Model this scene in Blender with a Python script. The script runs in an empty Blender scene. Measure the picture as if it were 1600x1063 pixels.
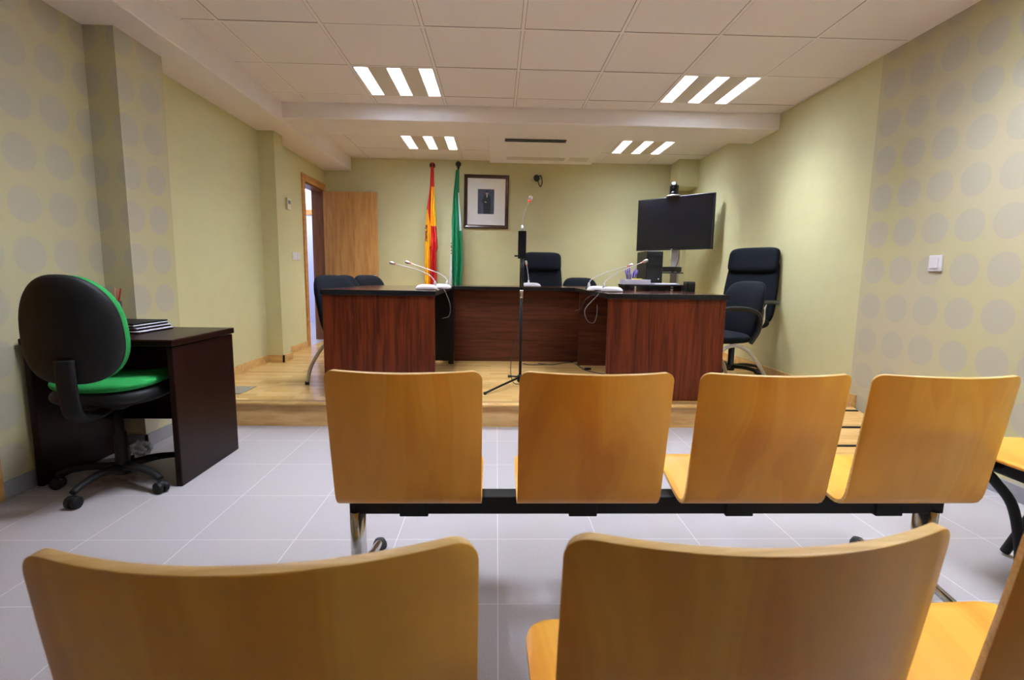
import bpy, bmesh, math, random
from mathutils import Vector, Matrix
random.seed(7)
PI = math.pi
sc = bpy.context.scene
COL = sc.collection
R = math.radians

# ------------------------------------------------------------------ camera
CAM_H = 1.0459
cam_d = bpy.data.cameras.new('camera')
cam = bpy.data.objects.new('camera', cam_d)
COL.objects.link(cam)
sc.camera = cam
cam_d.sensor_width = 36.0
cam_d.lens = 787.6 * 36.0 / 1600.0
cam_d.clip_start = 0.02
_p, _y, _r = 0.1285, 0.0319, 0.0143
_A = Matrix(((math.cos(_y), -math.sin(_y), 0), (math.sin(_y), math.cos(_y), 0), (0, 0, 1)))
_B = Matrix(((1, 0, 0), (0, 0, -1), (0, 1, 0)))
_P = Matrix(((1, 0, 0), (0, math.cos(_p), -math.sin(_p)), (0, math.sin(_p), math.cos(_p))))
_R = Matrix(((math.cos(_r), -math.sin(_r), 0), (math.sin(_r), math.cos(_r), 0), (0, 0, 1)))
_M = _R @ _P @ _B @ _A                      # world -> camera (x right, y down, z forward)
_W = _M.transposed() @ Matrix(((1, 0, 0), (0, -1, 0), (0, 0, -1)))
cam.matrix_world = Matrix.Translation((0, 0, CAM_H)) @ _W.to_4x4()
cam_d.dof.use_dof = True
cam_d.dof.focus_distance = 3.4
cam_d.dof.aperture_fstop = 7.1

# ------------------------------------------------------------------ world, exposure
w = bpy.data.worlds.new('world')
sc.world = w
w.use_nodes = True
w.node_tree.nodes['Background'].inputs[0].default_value = (0.6, 0.7, 1.0, 1)
w.node_tree.nodes['Background'].inputs[1].default_value = 0.05
sc.view_settings.view_transform = 'Standard'
sc.view_settings.look = 'None'
sc.view_settings.gamma = 1.0
sc.view_settings.use_curve_mapping = False
sc.view_settings.exposure = 1.25
sc.cycles.use_denoising = True
sc.cycles.max_bounces = 10
sc.cycles.diffuse_bounces = 6
LIGHT_W = 12.5           # watts of each of the three tubes in a luminaire
LIGHT_COL = (0.85, 0.94, 1.07)
HALL_W = 30.0

# ------------------------------------------------------------------ materials
def srgb(r, g, b):
    f = lambda c: (c / 255 / 12.92) if c / 255 <= 0.04045 else ((c / 255 + 0.055) / 1.055) ** 2.4
    return (f(r), f(g), f(b), 1)

def mat(name, col=(0.5, 0.5, 0.5, 1), rough=0.5, metal=0.0, **kw):
    m = bpy.data.materials.new(name)
    m.use_nodes = True
    b = m.node_tree.nodes['Principled BSDF']
    b.inputs['Base Color'].default_value = col
    b.inputs['Roughness'].default_value = rough
    b.inputs['Metallic'].default_value = metal
    for k, v in kw.items():
        b.inputs[k.replace('_', ' ')].default_value = v
    return m

def nd(m, typ, **kw):
    n = m.node_tree.nodes.new(typ)
    for k, v in kw.items():
        setattr(n, k, v)
    return n

def lk(m, a, b):
    m.node_tree.links.new(a, b)

def coords(m, scale=(1, 1, 1), loc=(0, 0, 0), rot=(0, 0, 0)):
    t = nd(m, 'ShaderNodeTexCoord')
    mp = nd(m, 'ShaderNodeMapping')
    mp.inputs['Scale'].default_value = scale
    mp.inputs['Location'].default_value = loc
    mp.inputs['Rotation'].default_value = rot
    lk(m, t.outputs['Object'], mp.inputs['Vector'])
    return mp.outputs['Vector']

def bsdf(m):
    return m.node_tree.nodes['Principled BSDF']

def ramp(m, fac, stops):
    r = nd(m, 'ShaderNodeValToRGB')
    els = r.color_ramp.elements
    while len(els) < len(stops):
        els.new(0.5)
    for e, (p, c) in zip(els, stops):
        e.position = p
        e.color = c
    lk(m, fac, r.inputs['Fac'])
    return r.outputs['Color']

def noise(m, vec, scale, detail=4, rough=0.55, dist=0.0):
    n = nd(m, 'ShaderNodeTexNoise')
    n.inputs['Scale'].default_value = scale
    n.inputs['Detail'].default_value = detail
    n.inputs['Roughness'].default_value = rough
    n.inputs['Distortion'].default_value = dist
    lk(m, vec, n.inputs['Vector'])
    return n.outputs['Fac']

def mix(m, fac, a, b, blend='MIX'):
    n = nd(m, 'ShaderNodeMix', data_type='RGBA', blend_type=blend)
    for i, v in ((0, fac), (6, a), (7, b)):
        if hasattr(v, 'links'):
            lk(m, v, n.inputs[i])
        else:
            n.inputs[i].default_value = v
    return n.outputs[2]

def bump(m, h, strength=0.1, dist=0.01):
    n = nd(m, 'ShaderNodeBump')
    n.inputs['Strength'].default_value = strength
    n.inputs['Distance'].default_value = dist
    lk(m, h, n.inputs['Height'])
    lk(m, n.outputs['Normal'], bsdf(m).inputs['Normal'])

def speckled(name, c, rough=0.6, scale=60, amt=0.12, bmp=0.0, **kw):
    m = mat(name, c, rough, **kw)
    v = coords(m)
    f = noise(m, v, scale, 5)
    d = tuple(x * (1 - amt) for x in c[:3]) + (1,)
    l = tuple(min(1, x * (1 + amt)) for x in c[:3]) + (1,)
    lk(m, ramp(m, f, [(0.3, d), (0.7, l)]), bsdf(m).inputs['Base Color'])
    if bmp:
        bump(m, f, bmp)
    return m

def wood(name, c1, c2, c3, stretch=(1, 14, 14), scale=3.0, rough=0.35, coat=0.0, wave=0.25, rot=(0, 0, 0)):
    m = mat(name, c2, rough)
    if coat:
        bsdf(m).inputs['Coat Weight'].default_value = coat
        bsdf(m).inputs['Coat Roughness'].default_value = 0.12
    v = coords(m, stretch, rot=rot)
    f = noise(m, v, scale, 7, 0.6, 0.6)
    v2 = coords(m, tuple(s * 0.35 for s in stretch), loc=(3, 1, 7), rot=rot)
    f2 = noise(m, v2, scale, 3, 0.5, 1.5)
    mm = nd(m, 'ShaderNodeMath', operation='MULTIPLY_ADD')
    lk(m, f2, mm.inputs[0]); mm.inputs[1].default_value = wave * 2
    ms = nd(m, 'ShaderNodeMath', operation='MULTIPLY')
    lk(m, f, ms.inputs[0]); ms.inputs[1].default_value = 1 - wave
    lk(m, ms.outputs[0], mm.inputs[2])
    lk(m, ramp(m, mm.outputs[0], [(0.36, c1), (0.55, c2), (0.74, c3)]), bsdf(m).inputs['Base Color'])
    return m

WALL_C = srgb(205, 198, 150)
M = {}
M['wall'] = speckled('wall_paint', WALL_C, 0.75, 8, 0.02)
M['ceil'] = speckled('ceiling_tile', srgb(236, 228, 222), 0.85, 120, 0.025)
M['ceil_grid'] = mat('ceiling_grid', srgb(240, 232, 226), 0.55)
M['plaster'] = speckled('white_plaster', srgb(238, 230, 224), 0.5, 10, 0.015)
M['gap'] = mat('grid_gap_painted_shade', srgb(150, 135, 120), 0.8)  # shade along the grid bars, painted as a darker tone
M['black'] = mat('black_plastic', (0.004, 0.004, 0.005, 1), 0.36)
M['matblack'] = speckled('matt_black', (0.0055, 0.0055, 0.006, 1), 0.6, 80, 0.2)
M['fabric'] = speckled('navy_black_fabric', (0.0048, 0.0062, 0.0095, 1), 0.85, 180, 0.35, 0.15)
M['green'] = speckled('green_fabric', srgb(20, 140, 62), 0.85, 200, 0.2, 0.1)
M['chrome'] = mat('brushed_chrome', (0.62, 0.62, 0.63, 1), 0.22, 1.0)
M['greymetal'] = mat('grey_metal', (0.42, 0.40, 0.37, 1), 0.38, 0.6)
M['white'] = mat('white_plastic', srgb(225, 222, 226), 0.4)
M['cream'] = mat('cream_plastic', srgb(214, 208, 186), 0.5)
M['paper'] = speckled('white_paper', srgb(225, 225, 238), 0.8, 40, 0.03)
M['yellow'] = mat('yellow_paper', srgb(235, 225, 60), 0.8)
M['purple'] = mat('purple_plastic', srgb(86, 62, 190), 0.5)
M['red'] = mat('red_plastic', srgb(190, 30, 25), 0.45)
M['pink'] = mat('pink_pencil', srgb(225, 140, 110), 0.5)
M['gpl'] = mat('green_plastic', srgb(20, 165, 95), 0.45)
M['screen'] = mat('tv_screen', (0.004, 0.004, 0.007, 1), 0.16)
M['cable'] = mat('grey_cable', srgb(120, 115, 112), 0.5)
M['bcable'] = mat('black_cable', (0.012, 0.012, 0.012, 1), 0.5)
M['ledred'] = mat('red_light_ring', srgb(236, 110, 96), 0.4, Emission_Color=srgb(255, 60, 40), Emission_Strength=0.15)
M['rubber'] = mat('black_rubber', (0.012, 0.012, 0.013, 1), 0.7)
M['foil'] = mat('clear_plastic', (0.75, 0.78, 0.8, 1), 0.12, Transmission_Weight=0.6)
M['mat_white'] = mat('picture_mount', srgb(246, 244, 240), 0.8)
M['frame'] = wood('dark_frame_wood', (0.022, 0.007, 0.005, 1), (0.045, 0.014, 0.009, 1), (0.07, 0.022, 0.013, 1), (2, 2, 2), 6, 0.3)
M['photo_bg'] = speckled('portrait_backdrop', srgb(66, 70, 84), 0.5, 14, 0.35)
M['suit'] = mat('suit_print', srgb(26, 28, 38), 0.5)
M['skin'] = mat('skin_print', srgb(190, 150, 130), 0.6)
M['shirt'] = mat('shirt_print', srgb(205, 205, 212), 0.6)

M['oak'] = wood('oak_door', srgb(150, 104, 52), srgb(176, 126, 68), srgb(194, 146, 88), (9, 9, 0.9), 3, 0.42)
M['oak_trim'] = wood('oak_trim', srgb(150, 98, 44), srgb(178, 122, 60), srgb(196, 144, 80), (6, 1.2, 6), 3, 0.4)
M['ash'] = wood('platform_edge_oak', srgb(168, 122, 62), srgb(196, 150, 84), srgb(214, 174, 112), (1.2, 9, 9), 3, 0.35, 0.2)
M['jamb'] = wood('dark_jamb', srgb(96, 58, 26), srgb(118, 74, 36), srgb(134, 88, 44), (9, 9, 0.9), 3, 0.42)
M['maho'] = wood('mahogany_upright_grain', (0.028, 0.0050, 0.0020, 1), (0.075, 0.0120, 0.0040, 1), (0.15, 0.028, 0.008, 1), (15, 15, 0.9), 2.6, 0.32)
M['mahoh'] = wood('mahogany_flat_grain', (0.030, 0.008, 0.0045, 1), (0.062, 0.0165, 0.008, 1), (0.10, 0.028, 0.014, 1), (0.9, 15, 15), 2.6, 0.32)
M['mtop'] = wood('mahogany_top', (0.030, 0.006, 0.004, 1), (0.06, 0.014, 0.009, 1), (0.10, 0.026, 0.016, 1), (8, 1, 8), 2.6, 0.16, 0.4)
M['medge'] = mat('black_edge_band', (0.007, 0.007, 0.009, 1), 0.3)
M['wenge'] = wood('dark_brown_laminate', (0.008, 0.0022, 0.0016, 1), (0.011, 0.0032, 0.0022, 1), (0.016, 0.005, 0.0035, 1), (10, 10, 1), 2.5, 0.3)

def bench_mats():
    m = mat('beech_plywood', srgb(215, 150, 66), 0.36)
    b = bsdf(m)
    b.inputs['Coat Weight'].default_value = 0.1
    b.inputs['Coat Roughness'].default_value = 0.25
    t = nd(m, 'ShaderNodeTexCoord')
    oi = nd(m, 'ShaderNodeObjectInfo')
    add = nd(m, 'ShaderNodeVectorMath', operation='ADD')
    mulv = nd(m, 'ShaderNodeVectorMath', operation='SCALE')
    comb = nd(m, 'ShaderNodeCombineXYZ')
    lk(m, oi.outputs['Random'], comb.inputs[0]); lk(m, oi.outputs['Random'], comb.inputs[2])
    lk(m, comb.outputs[0], mulv.inputs[0]); mulv.inputs[3].default_value = 37
    lk(m, t.outputs['Object'], add.inputs[0]); lk(m, mulv.outputs[0], add.inputs[1])
    mp = nd(m, 'ShaderNodeMapping'); mp.inputs['Scale'].default_value = (5.2, 1.0, 1.3)
    lk(m, add.outputs[0], mp.inputs[0])
    f = noise(m, mp.outputs[0], 1.1, 2, 0.4, 0.9)
    wv = nd(m, 'ShaderNodeMath', operation='MULTIPLY'); lk(m, f, wv.inputs[0]); wv.inputs[1].default_value = 60
    sn = nd(m, 'ShaderNodeMath', operation='SINE'); lk(m, wv.outputs[0], sn.inputs[0])
    mp2 = nd(m, 'ShaderNodeMapping'); mp2.inputs['Scale'].default_value = (60, 4, 3)
    lk(m, add.outputs[0], mp2.inputs[0])
    f2 = noise(m, mp2.outputs[0], 3, 4)
    base = ramp(m, f, [(0.3, srgb(222, 148, 44)), (0.5, srgb(234, 168, 58)), (0.72, srgb(238, 180, 74))])
    sfac = nd(m, 'ShaderNodeMath', operation='MULTIPLY_ADD'); lk(m, sn.outputs[0], sfac.inputs[0])
    sfac.inputs[1].default_value = 0.035; sfac.inputs[2].default_value = 0.05
    c = mix(m, sfac.outputs[0], base, srgb(150, 82, 26))
    g = nd(m, 'ShaderNodeMath', operation='MULTIPLY'); lk(m, f2, g.inputs[0]); g.inputs[1].default_value = 0.14
    c = mix(m, g.outputs[0], c, srgb(160, 92, 34))
    lk(m, c, b.inputs['Base Color'])
    e = wood('plywood_edge', srgb(190, 140, 70), srgb(222, 176, 100), srgb(238, 200, 134), (2, 30, 60), 3, 0.4)
    return m, e
M['beech'], M['plyedge'] = bench_mats()
for k_, v_ in (('wenge', .15), ('maho', .2), ('mahoh', .2), ('beech', .3), ('matblack', .3), ('fabric', .15), ('medge', .35)):
    bsdf(M[k_]).inputs['Specular IOR Level'].default_value = v_

def tile_floor():
    m = mat('grey_floor_tile', srgb(160, 158, 166), 0.42)
    v = coords(m, (1, 1, 1), (-0.0141 + 0.3987 * 20, -1.8910 + 0.3987 * 20, 0))
    br = nd(m, 'ShaderNodeTexBrick', offset=0.0, squash=1.0)
    br.inputs['Scale'].default_value = 1
    br.inputs['Brick Width'].default_value = 0.3987
    br.inputs['Row Height'].default_value = 0.3987
    br.inputs['Mortar Size'].default_value = 0.0016
    br.inputs['Mortar Smooth'].default_value = 0.1
    br.inputs['Bias'].default_value = 0.0
    br.inputs['Color1'].default_value = srgb(166, 159, 160)
    br.inputs['Color2'].default_value = srgb(171, 164, 165)
    br.inputs['Mortar'].default_value = srgb(205, 203, 206)
    lk(m, v, br.inputs['Vector'])
    f = noise(m, v, 220, 3)
    c = mix(m, 0.35, br.outputs['Color'], ramp(m, f, [(0.3, srgb(148, 142, 143)), (0.7, srgb(188, 181, 183))]))
    c = mix(m, br.outputs['Fac'], c, srgb(205, 203, 206))
    lk(m, c, bsdf(m).inputs['Base Color'])
    return m
M['tile'] = tile_floor()
M['tile_skirt'] = speckled('grey_tile_skirting', srgb(140, 138, 144), 0.45, 90, 0.08)

def parquet():
    m = mat('oak_parquet', srgb(200, 160, 96), 0.3)
    v = coords(m, (1, 1, 1), (10, 10.02, 0))
    br = nd(m, 'ShaderNodeTexBrick', offset=0.37, squash=1.0)
    br.inputs['Scale'].default_value = 1
    br.inputs['Brick Width'].default_value = 0.46
    br.inputs['Row Height'].default_value = 0.065
    br.inputs['Mortar Size'].default_value = 0.0007
    br.inputs['Color1'].default_value = srgb(178, 132, 70)
    br.inputs['Color2'].default_value = srgb(218, 180, 116)
    br.inputs['Mortar'].default_value = srgb(140, 100, 50)
    lk(m, v, br.inputs['Vector'])
    v2 = coords(m, (2, 26, 2))
    f = noise(m, v2, 3, 6)
    c = mix(m, 0.35, br.outputs['Color'], ramp(m, f, [(0.3, srgb(176, 130, 68)), (0.7, srgb(222, 188, 128))]))
    lk(m, c, bsdf(m).inputs['Base Color'])
    return m
M['parquet'] = parquet()
bsdf(M['parquet']).inputs['Roughness'].default_value = 0.22

def wallpaper(name, axis_y0, border_sign=1):
    """greyish dots on an olive beige paper; dots on a grid of 0.215 x 0.237 m"""
    m = mat(name, srgb(190, 182, 140), 0.8)
    t = nd(m, 'ShaderNodeTexCoord')
    sep = nd(m, 'ShaderNodeSeparateXYZ')
    lk(m, t.outputs['Object'], sep.inputs[0])
    def cell(sock, origin, period):
        a = nd(m, 'ShaderNodeMath', operation='SUBTRACT'); lk(m, sock, a.inputs[0]); a.inputs[1].default_value = origin - period * 40.5
        b = nd(m, 'ShaderNodeMath', operation='MODULO'); lk(m, a.outputs[0], b.inputs[0]); b.inputs[1].default_value = period
        c = nd(m, 'ShaderNodeMath', operation='SUBTRACT'); lk(m, b.outputs[0], c.inputs[0]); c.inputs[1].default_value = period / 2
        return c.outputs[0]
    sm = nd(m, 'ShaderNodeMath', operation='ADD'); lk(m, sep.outputs[0], sm.inputs[0]); lk(m, sep.outputs[1], sm.inputs[1])
    cy = cell(sm.outputs[0], axis_y0, 0.217)
    cz = cell(sep.outputs[2], 1.108, 0.2365)
    cb = nd(m, 'ShaderNodeCombineXYZ'); lk(m, cy, cb.inputs[0]); lk(m, cz, cb.inputs[1])
    ln = nd(m, 'ShaderNodeVectorMath', operation='LENGTH'); lk(m, cb.outputs[0], ln.inputs[0])
    dot = ramp(m, ln.outputs[1], [(0.086, (1, 1, 1, 1)), (0.090, (0, 0, 0, 1))])
    big = noise(m, coords(m, (1, 1, 0.6)), 1.6, 2, 0.4)
    base = ramp(m, big, [(0.35, srgb(190, 182, 134)), (0.65, srgb(190, 179, 148))])
    c = mix(m, dot, base, srgb(182, 174, 151))
    lk(m, c, bsdf(m).inputs['Base Color'])
    return m
M['paper_r'] = wallpaper('dotted_wallpaper', 3.32 + 2.516)
M['paper_l'] = wallpaper('dotted_wallpaper_other', 2.51 - 2.229)

# ------------------------------------------------------------------ mesh helpers
def box(bm, x0, x1, y0, y1, z0, z1, mi=0, bev=0.0):
    vs = [bm.verts.new((x, y, z)) for z in (z0, z1) for y in (y0, y1) for x in (x0, x1)]
    fs = [(0, 2, 3, 1), (4, 5, 7, 6), (0, 1, 5, 4), (2, 6, 7, 3), (0, 4, 6, 2), (1, 3, 7, 5)]
    out = [bm.faces.new([vs[i] for i in f]) for f in fs]
    for f in out:
        f.material_index = mi
    if bev:
        es = list({e for f in out for e in f.edges})
        bmesh.ops.bevel(bm, geom=es, offset=bev, segments=2, profile=0.5, affect='EDGES', material=-1)
    return out

def tube(bm, pts, rad, seg=10, mi=0, cap=True, flat=1.0):
    """swept round (or flattened) tube through points; rad may be a list"""
    pts = [Vector(p) for p in pts]
    n = len(pts)
    rads = rad if isinstance(rad, (list, tuple)) else [rad] * n
    rings = []
    prev = None
    for i, p in enumerate(pts):
        d = (pts[min(i + 1, n - 1)] - pts[max(i - 1, 0)]).normalized()
        if prev is None:
            up = Vector((0, 0, 1)) if abs(d.z) < 0.9 else Vector((1, 0, 0))
            a = d.cross(up).normalized()
        else:
            a = (prev - d * prev.dot(d)).normalized()
        prev = a
        b = d.cross(a)
        rings.append([bm.verts.new(p + (a * math.cos(2 * PI * k / seg) + b * math.sin(2 * PI * k / seg) * flat) * rads[i]) for k in range(seg)])
    for i in range(n - 1):
        for k in range(seg):
            f = bm.faces.new((rings[i][k], rings[i][(k + 1) % seg], rings[i + 1][(k + 1) % seg], rings[i + 1][k]))
            f.material_index = mi
            f.smooth = True
    if cap:
        bm.faces.new(rings[0][::-1]).material_index = mi
        bm.faces.new(rings[-1]).material_index = mi

def lathe(bm, prof, c=(0, 0, 0), seg=20, mi=0, axis='Z'):
    rings = []
    for r, z in prof:
        ring = []
        for k in range(seg):
            a = 2 * PI * k / seg
            v = Vector((max(r, 1e-4) * math.cos(a), max(r, 1e-4) * math.sin(a), z))
            if axis == 'Y': v = Vector((v.x, v.z, v.y))
            if axis == 'X': v = Vector((v.z, v.y, v.x))
            ring.append(bm.verts.new(v + Vector(c)))
        rings.append(ring)
    for i in range(len(rings) - 1):
        for k in range(seg):
            f = bm.faces.new((rings[i][k], rings[i][(k + 1) % seg], rings[i + 1][(k + 1) % seg], rings[i + 1][k]))
            f.material_index = mi
            f.smooth = True
    bm.faces.new(rings[0][::-1]).material_index = mi
    bm.faces.new(rings[-1]).material_index = mi

def spline(pts, n=8):
    pts = [Vector(p) for p in pts]
    out = []
    P = [pts[0] * 2 - pts[1]] + pts + [pts[-1] * 2 - pts[-2]]
    for i in range(1, len(P) - 2):
        a, b, c, d = P[i - 1], P[i], P[i + 1], P[i + 2]
        for k in range(n):
            t = k / n
            out.append(0.5 * ((2 * b) + (c - a) * t + (2 * a - 5 * b + 4 * c - d) * t * t + (3 * b - a - 3 * c + d) * t ** 3))
    out.append(pts[-1])
    return out

def pad(bm, w, h, t, n=4.5, p=3.0, fn=None, seg=48, rings=9, mi=0, mi_back=None):
    """pillowed pad in the XZ plane (front = -Y), superellipse outline; fn deforms points"""
    def outline(k):
        a = 2 * PI * k / seg
        ca, sa = math.cos(a), math.sin(a)
        return (math.copysign(abs(ca) ** (2 / n), ca) * w / 2, math.copysign(abs(sa) ** (2 / n), sa) * h / 2)
    O = [outline(k) for k in range(seg)]
    fn = fn or (lambda v: v)
    ss = [math.sin(PI / 2 * (i + 1) / rings) for i in range(rings)]
    side = []
    for sgn in (-1, 1):
        rg = []
        for s in ss[:-1]:
            d = t / 2 * max(0.0, 1 - s ** (p * 1.6)) ** (1 / p)
            rg.append([bm.verts.new(fn(Vector((x * s, sgn * d, z * s)))) for x, z in O])
        c = bm.verts.new(fn(Vector((0, sgn * t / 2, 0))))
        side.append((c, rg))
    rim = [bm.verts.new(fn(Vector((x, 0, z)))) for x, z in O]
    for j, sgn in enumerate((-1, 1)):
        c, rg = side[j]
        rr = rg + [rim]
        m_ = mi if sgn < 0 or mi_back is None else mi_back
        for k in range(seg):
            k2 = (k + 1) % seg
            tri = (c, rr[0][k], rr[0][k2]) if sgn < 0 else (c, rr[0][k2], rr[0][k])
            f = bm.faces.new(tri); f.smooth = True; f.material_index = m_
            for i in range(len(rr) - 1):
                q = (rr[i][k], rr[i + 1][k], rr[i + 1][k2], rr[i][k2])
                f = bm.faces.new(q if sgn < 0 else q[::-1]); f.smooth = True; f.material_index = m_

def xform(bm, mtx, start=0):
    bm.verts.ensure_lookup_table()
    for v in bm.verts[start:]:
        v.co = mtx @ v.co

def obj(name, bm, mats, parent=None, smooth_angle=None):
    me = bpy.data.meshes.new(name)
    bmesh.ops.recalc_face_normals(bm, faces=bm.faces[:])
    bm.to_mesh(me)
    bm.free()
    for m_ in (mats if isinstance(mats, (list, tuple)) else [mats]):
        me.materials.append(M[m_] if isinstance(m_, str) else m_)
    o = bpy.data.objects.new(name, me)
    COL.objects.link(o)
    if parent is not None:
        o.parent = parent
    return o

def tag(o, label, cat, group=None, kind=None):
    o['label'] = label
    o['category'] = cat
    if group: o['group'] = group
    if kind: o['kind'] = kind
    return o

def thing(name, label, cat, loc=(0, 0, 0), rz=0.0, group=None):
    o = bpy.data.objects.new(name, None)
    o.empty_display_size = 0.1
    COL.objects.link(o)
    o.location = loc
    o.rotation_euler = (0, 0, rz)
    return tag(o, label, cat, group)

def struct(name, bm, mats, parent=None, label=None):
    o = obj(name, bm, mats, parent)
    if parent is None:
        o['kind'] = 'structure'
        if label: o['label'] = label
    return o

def dup(root, loc, rz=None, label=None, group=None, skip=()):
    r = root.copy(); COL.objects.link(r)
    r.location = loc
    if rz is not None: r.rotation_euler = (0, 0, rz)
    if label: r['label'] = label
    if group: r['group'] = group
    for ch in list(root.children):
        c = ch.copy(); COL.objects.link(c); c.parent = r
        for g in list(ch.children):
            d = g.copy(); COL.objects.link(d); d.parent = c
    return r

def B():
    return bmesh.new()

# ------------------------------------------------------------------ room shell
XL, XR, YB, YF = -2.229, 2.516, 6.756, -2.6
ZC = 2.503          # tile ceiling
ZS = 2.340          # plaster soffit along the left wall
ZB = 2.371          # underside of the cross beam
YB0, YB1 = 4.647, 5.15
XS = -1.875         # inner edge of the soffit
PH, PY = 0.164, 3.388   # platform height, front edge

bm = B(); box(bm, XL - .1, XR + .1, YF - .1, PY + .05, -0.1, 0.0)
struct('floor', bm, 'tile', label='grey tiled floor with pale joints')

# platform with riser and rounded nosing
bm = B(); box(bm, XL - .05, XR + .05, PY + 0.02, YB + .05, 0.0, PH)
plat = struct('platform', bm, 'parquet', label='low oak parquet platform across the far half of the room')
bm = B(); box(bm, XL, XR, PY, PY + 0.02, 0.0, PH - 0.022)
struct('riser_board', bm, 'ash', plat)
bm = B()
prof = [(0.03, 0), (-0.012, 0), (-0.020, 0.006), (-0.022, 0.013), (-0.018, 0.021), (-0.010, 0.0255), (0.0, 0.027), (0.05, 0.027)]
for x in (XL, XR):
    for (y, z) in prof: bm.verts.new((x, PY + y, PH - 0.0235 + z))
bm.verts.ensure_lookup_table()
n_ = len(prof)
for i in range(n_ - 1):
    bm.faces.new((bm.verts[i], bm.verts[i + 1], bm.verts[n_ + i + 1], bm.verts[n_ + i])).smooth = True
bm.faces.new([bm.verts[i] for i in range(n_)]); bm.faces.new([bm.verts[n_ + i] for i in range(n_)])
bm.faces.new((bm.verts[0], bm.verts[n_], bm.verts[2 * n_ - 1], bm.verts[n_ - 1]))
struct('nosing', bm, 'ash', plat)

# walls
DY0, DY1, DZ1 = 6.05, 6.685, 2.085      # clear doorway in the left wall
bm = B()
T = 0.13
box(bm, XL - T, XL, YF, 3.42, 0, 2.6, 1)
box(bm, XL - T, XL, 3.42, DY0, 0, 2.6, 0)
box(bm, XL - T, XL, DY1, YB + .1, 0, 2.6, 0)
box(bm, XL - T, XL, DY0, DY1, DZ1, 2.6, 0)
struct('wall_left', bm, ['wall', 'paper_l'], label='left wall, olive paint beyond dotted wallpaper')
bm = B()
box(bm, XR, XR + T, YF, 3.435, 0, 2.6, 1)
box(bm, XR, XR + T, 3.435, YB + .1, 0, 2.6, 0)
struct('wall_right', bm, ['wall', 'paper_r'], label='right wall, olive paint beyond dotted wallpaper')
bm = B(); box(bm, XL - T, XR + T, YB, YB + .12, 0, 2.6)
struct('wall_back', bm, 'wall', label='far olive wall behind the judge bench')
bm = B(); box(bm, XL - T, XR + T, YF - .12, YF, 0, 2.6)
struct('wall_front', bm, 'wall')

# pillars
bm = B(); box(bm, XL - .02, -2.066, 2.953, 3.345, 0, ZS + .02, 1)
for f in bm.faces:
    if f.normal.y > 0.5 or f.calc_center_median().x < XL: pass
struct('pillar', bm, ['wall', 'paper_l'], label='wallpapered square pillar on the left wall behind the small desk')
bm = B(); box(bm, XL - .02, -2.08, 4.94, 5.13, 0, ZS + .02)
struct('pillar', bm, 'wall', label='olive painted shallow pillar on the left wall before the door')
bm = B(); box(bm, 2.262, XR + .02, 6.45, YB + .02, 2.17, ZC + .05, bev=0.012)
struct('boxed_duct', bm, 'wall', label='olive boxed corner under the ceiling above the television')

# cross beam, soffit
bm = B(); box(bm, XS - .01, XR + .02, YB0, YB1, ZB, ZC + .1, bev=0.010)
struct('ceiling_beam', bm, 'plaster', label='white plaster beam across the ceiling')
bm = B(); box(bm, XL - .02, XS, YF, YB + .02, ZS, ZC + .1, bev=0.008)
struct('soffit', bm, 'plaster', label='white plaster soffit along the top of the left wall')

# tiled ceiling with luminaires
GX, GY, G = 0.1416, 3.2354, 0.6
def lum_cells():
    out = []
    for cx in (-2, 2):
        x0 = GX + cx * G
        for y0 in (5.632, GY + G, GY - 2 * G, GY - 5 * G):
            if cx == 2 or y0 > 1: out.append((x0, y0))
    return out
CELLS = lum_cells()
bm = B()
def tiles(x0, x1, y0, y1, gy):
    xs = [x0] + [GX + k * G for k in range(-5, 6) if x0 + .01 < GX + k * G < x1 - .01] + [x1]
    ys = [y0] + [gy + k * G for k in range(-12, 8) if y0 + .01 < gy + k * G < y1 - .01] + [y1]
    tz = ZC + 0.004
    for i in range(len(xs) - 1):
        for j in range(len(ys) - 1):
            if any(abs(xs[i] - a) < .02 and abs(ys[j] - b) < .02 for a, b in CELLS): continue
            a, b, c, d = xs[i], xs[i + 1], ys[j], ys[j + 1]
            sag = random.uniform(-.0015, .0015)
            box(bm, a + .0125, b - .0125, c + .0125, d - .0125, tz + sag, tz + .02, 0)
    for x in xs[1:-1]:
        box(bm, x - .0095, x + .0095, y0, y1, ZC + .0015, ZC + .03, 1)
        box(bm, x - .0125, x + .0125, y0, y1, ZC + .0032, ZC + .03, 2)  # wider strip shows as a painted shade line on both sides of the bar
    for y in ys[1:-1]:
        box(bm, x0, x1, y - .0095, y + .0095, ZC + .001, ZC + .03, 1)
        box(bm, x0, x1, y - .0125, y + .0125, ZC + .0030, ZC + .03, 2)
    for (a, b, c, d) in ((x0, x0 + .012, y0, y1), (x1 - .012, x1, y0, y1), (x0, x1, y0, y0 + .012), (x0, x1, y1 - .012, y1)):
        box(bm, a, b, c, d, ZC + .0012, ZC + .03, 1)
tiles(XS, XR, YF, YB0 - .004, GY)
tiles(XS, XR, YB1, YB, 5.632)
box(bm, XS - .2, XR, YF, YB, ZC + .12, ZC + .16, 2)
struct('ceiling', bm, ['ceil', 'ceil_grid', 'gap'], label='suspended ceiling of pale square tiles')

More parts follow.
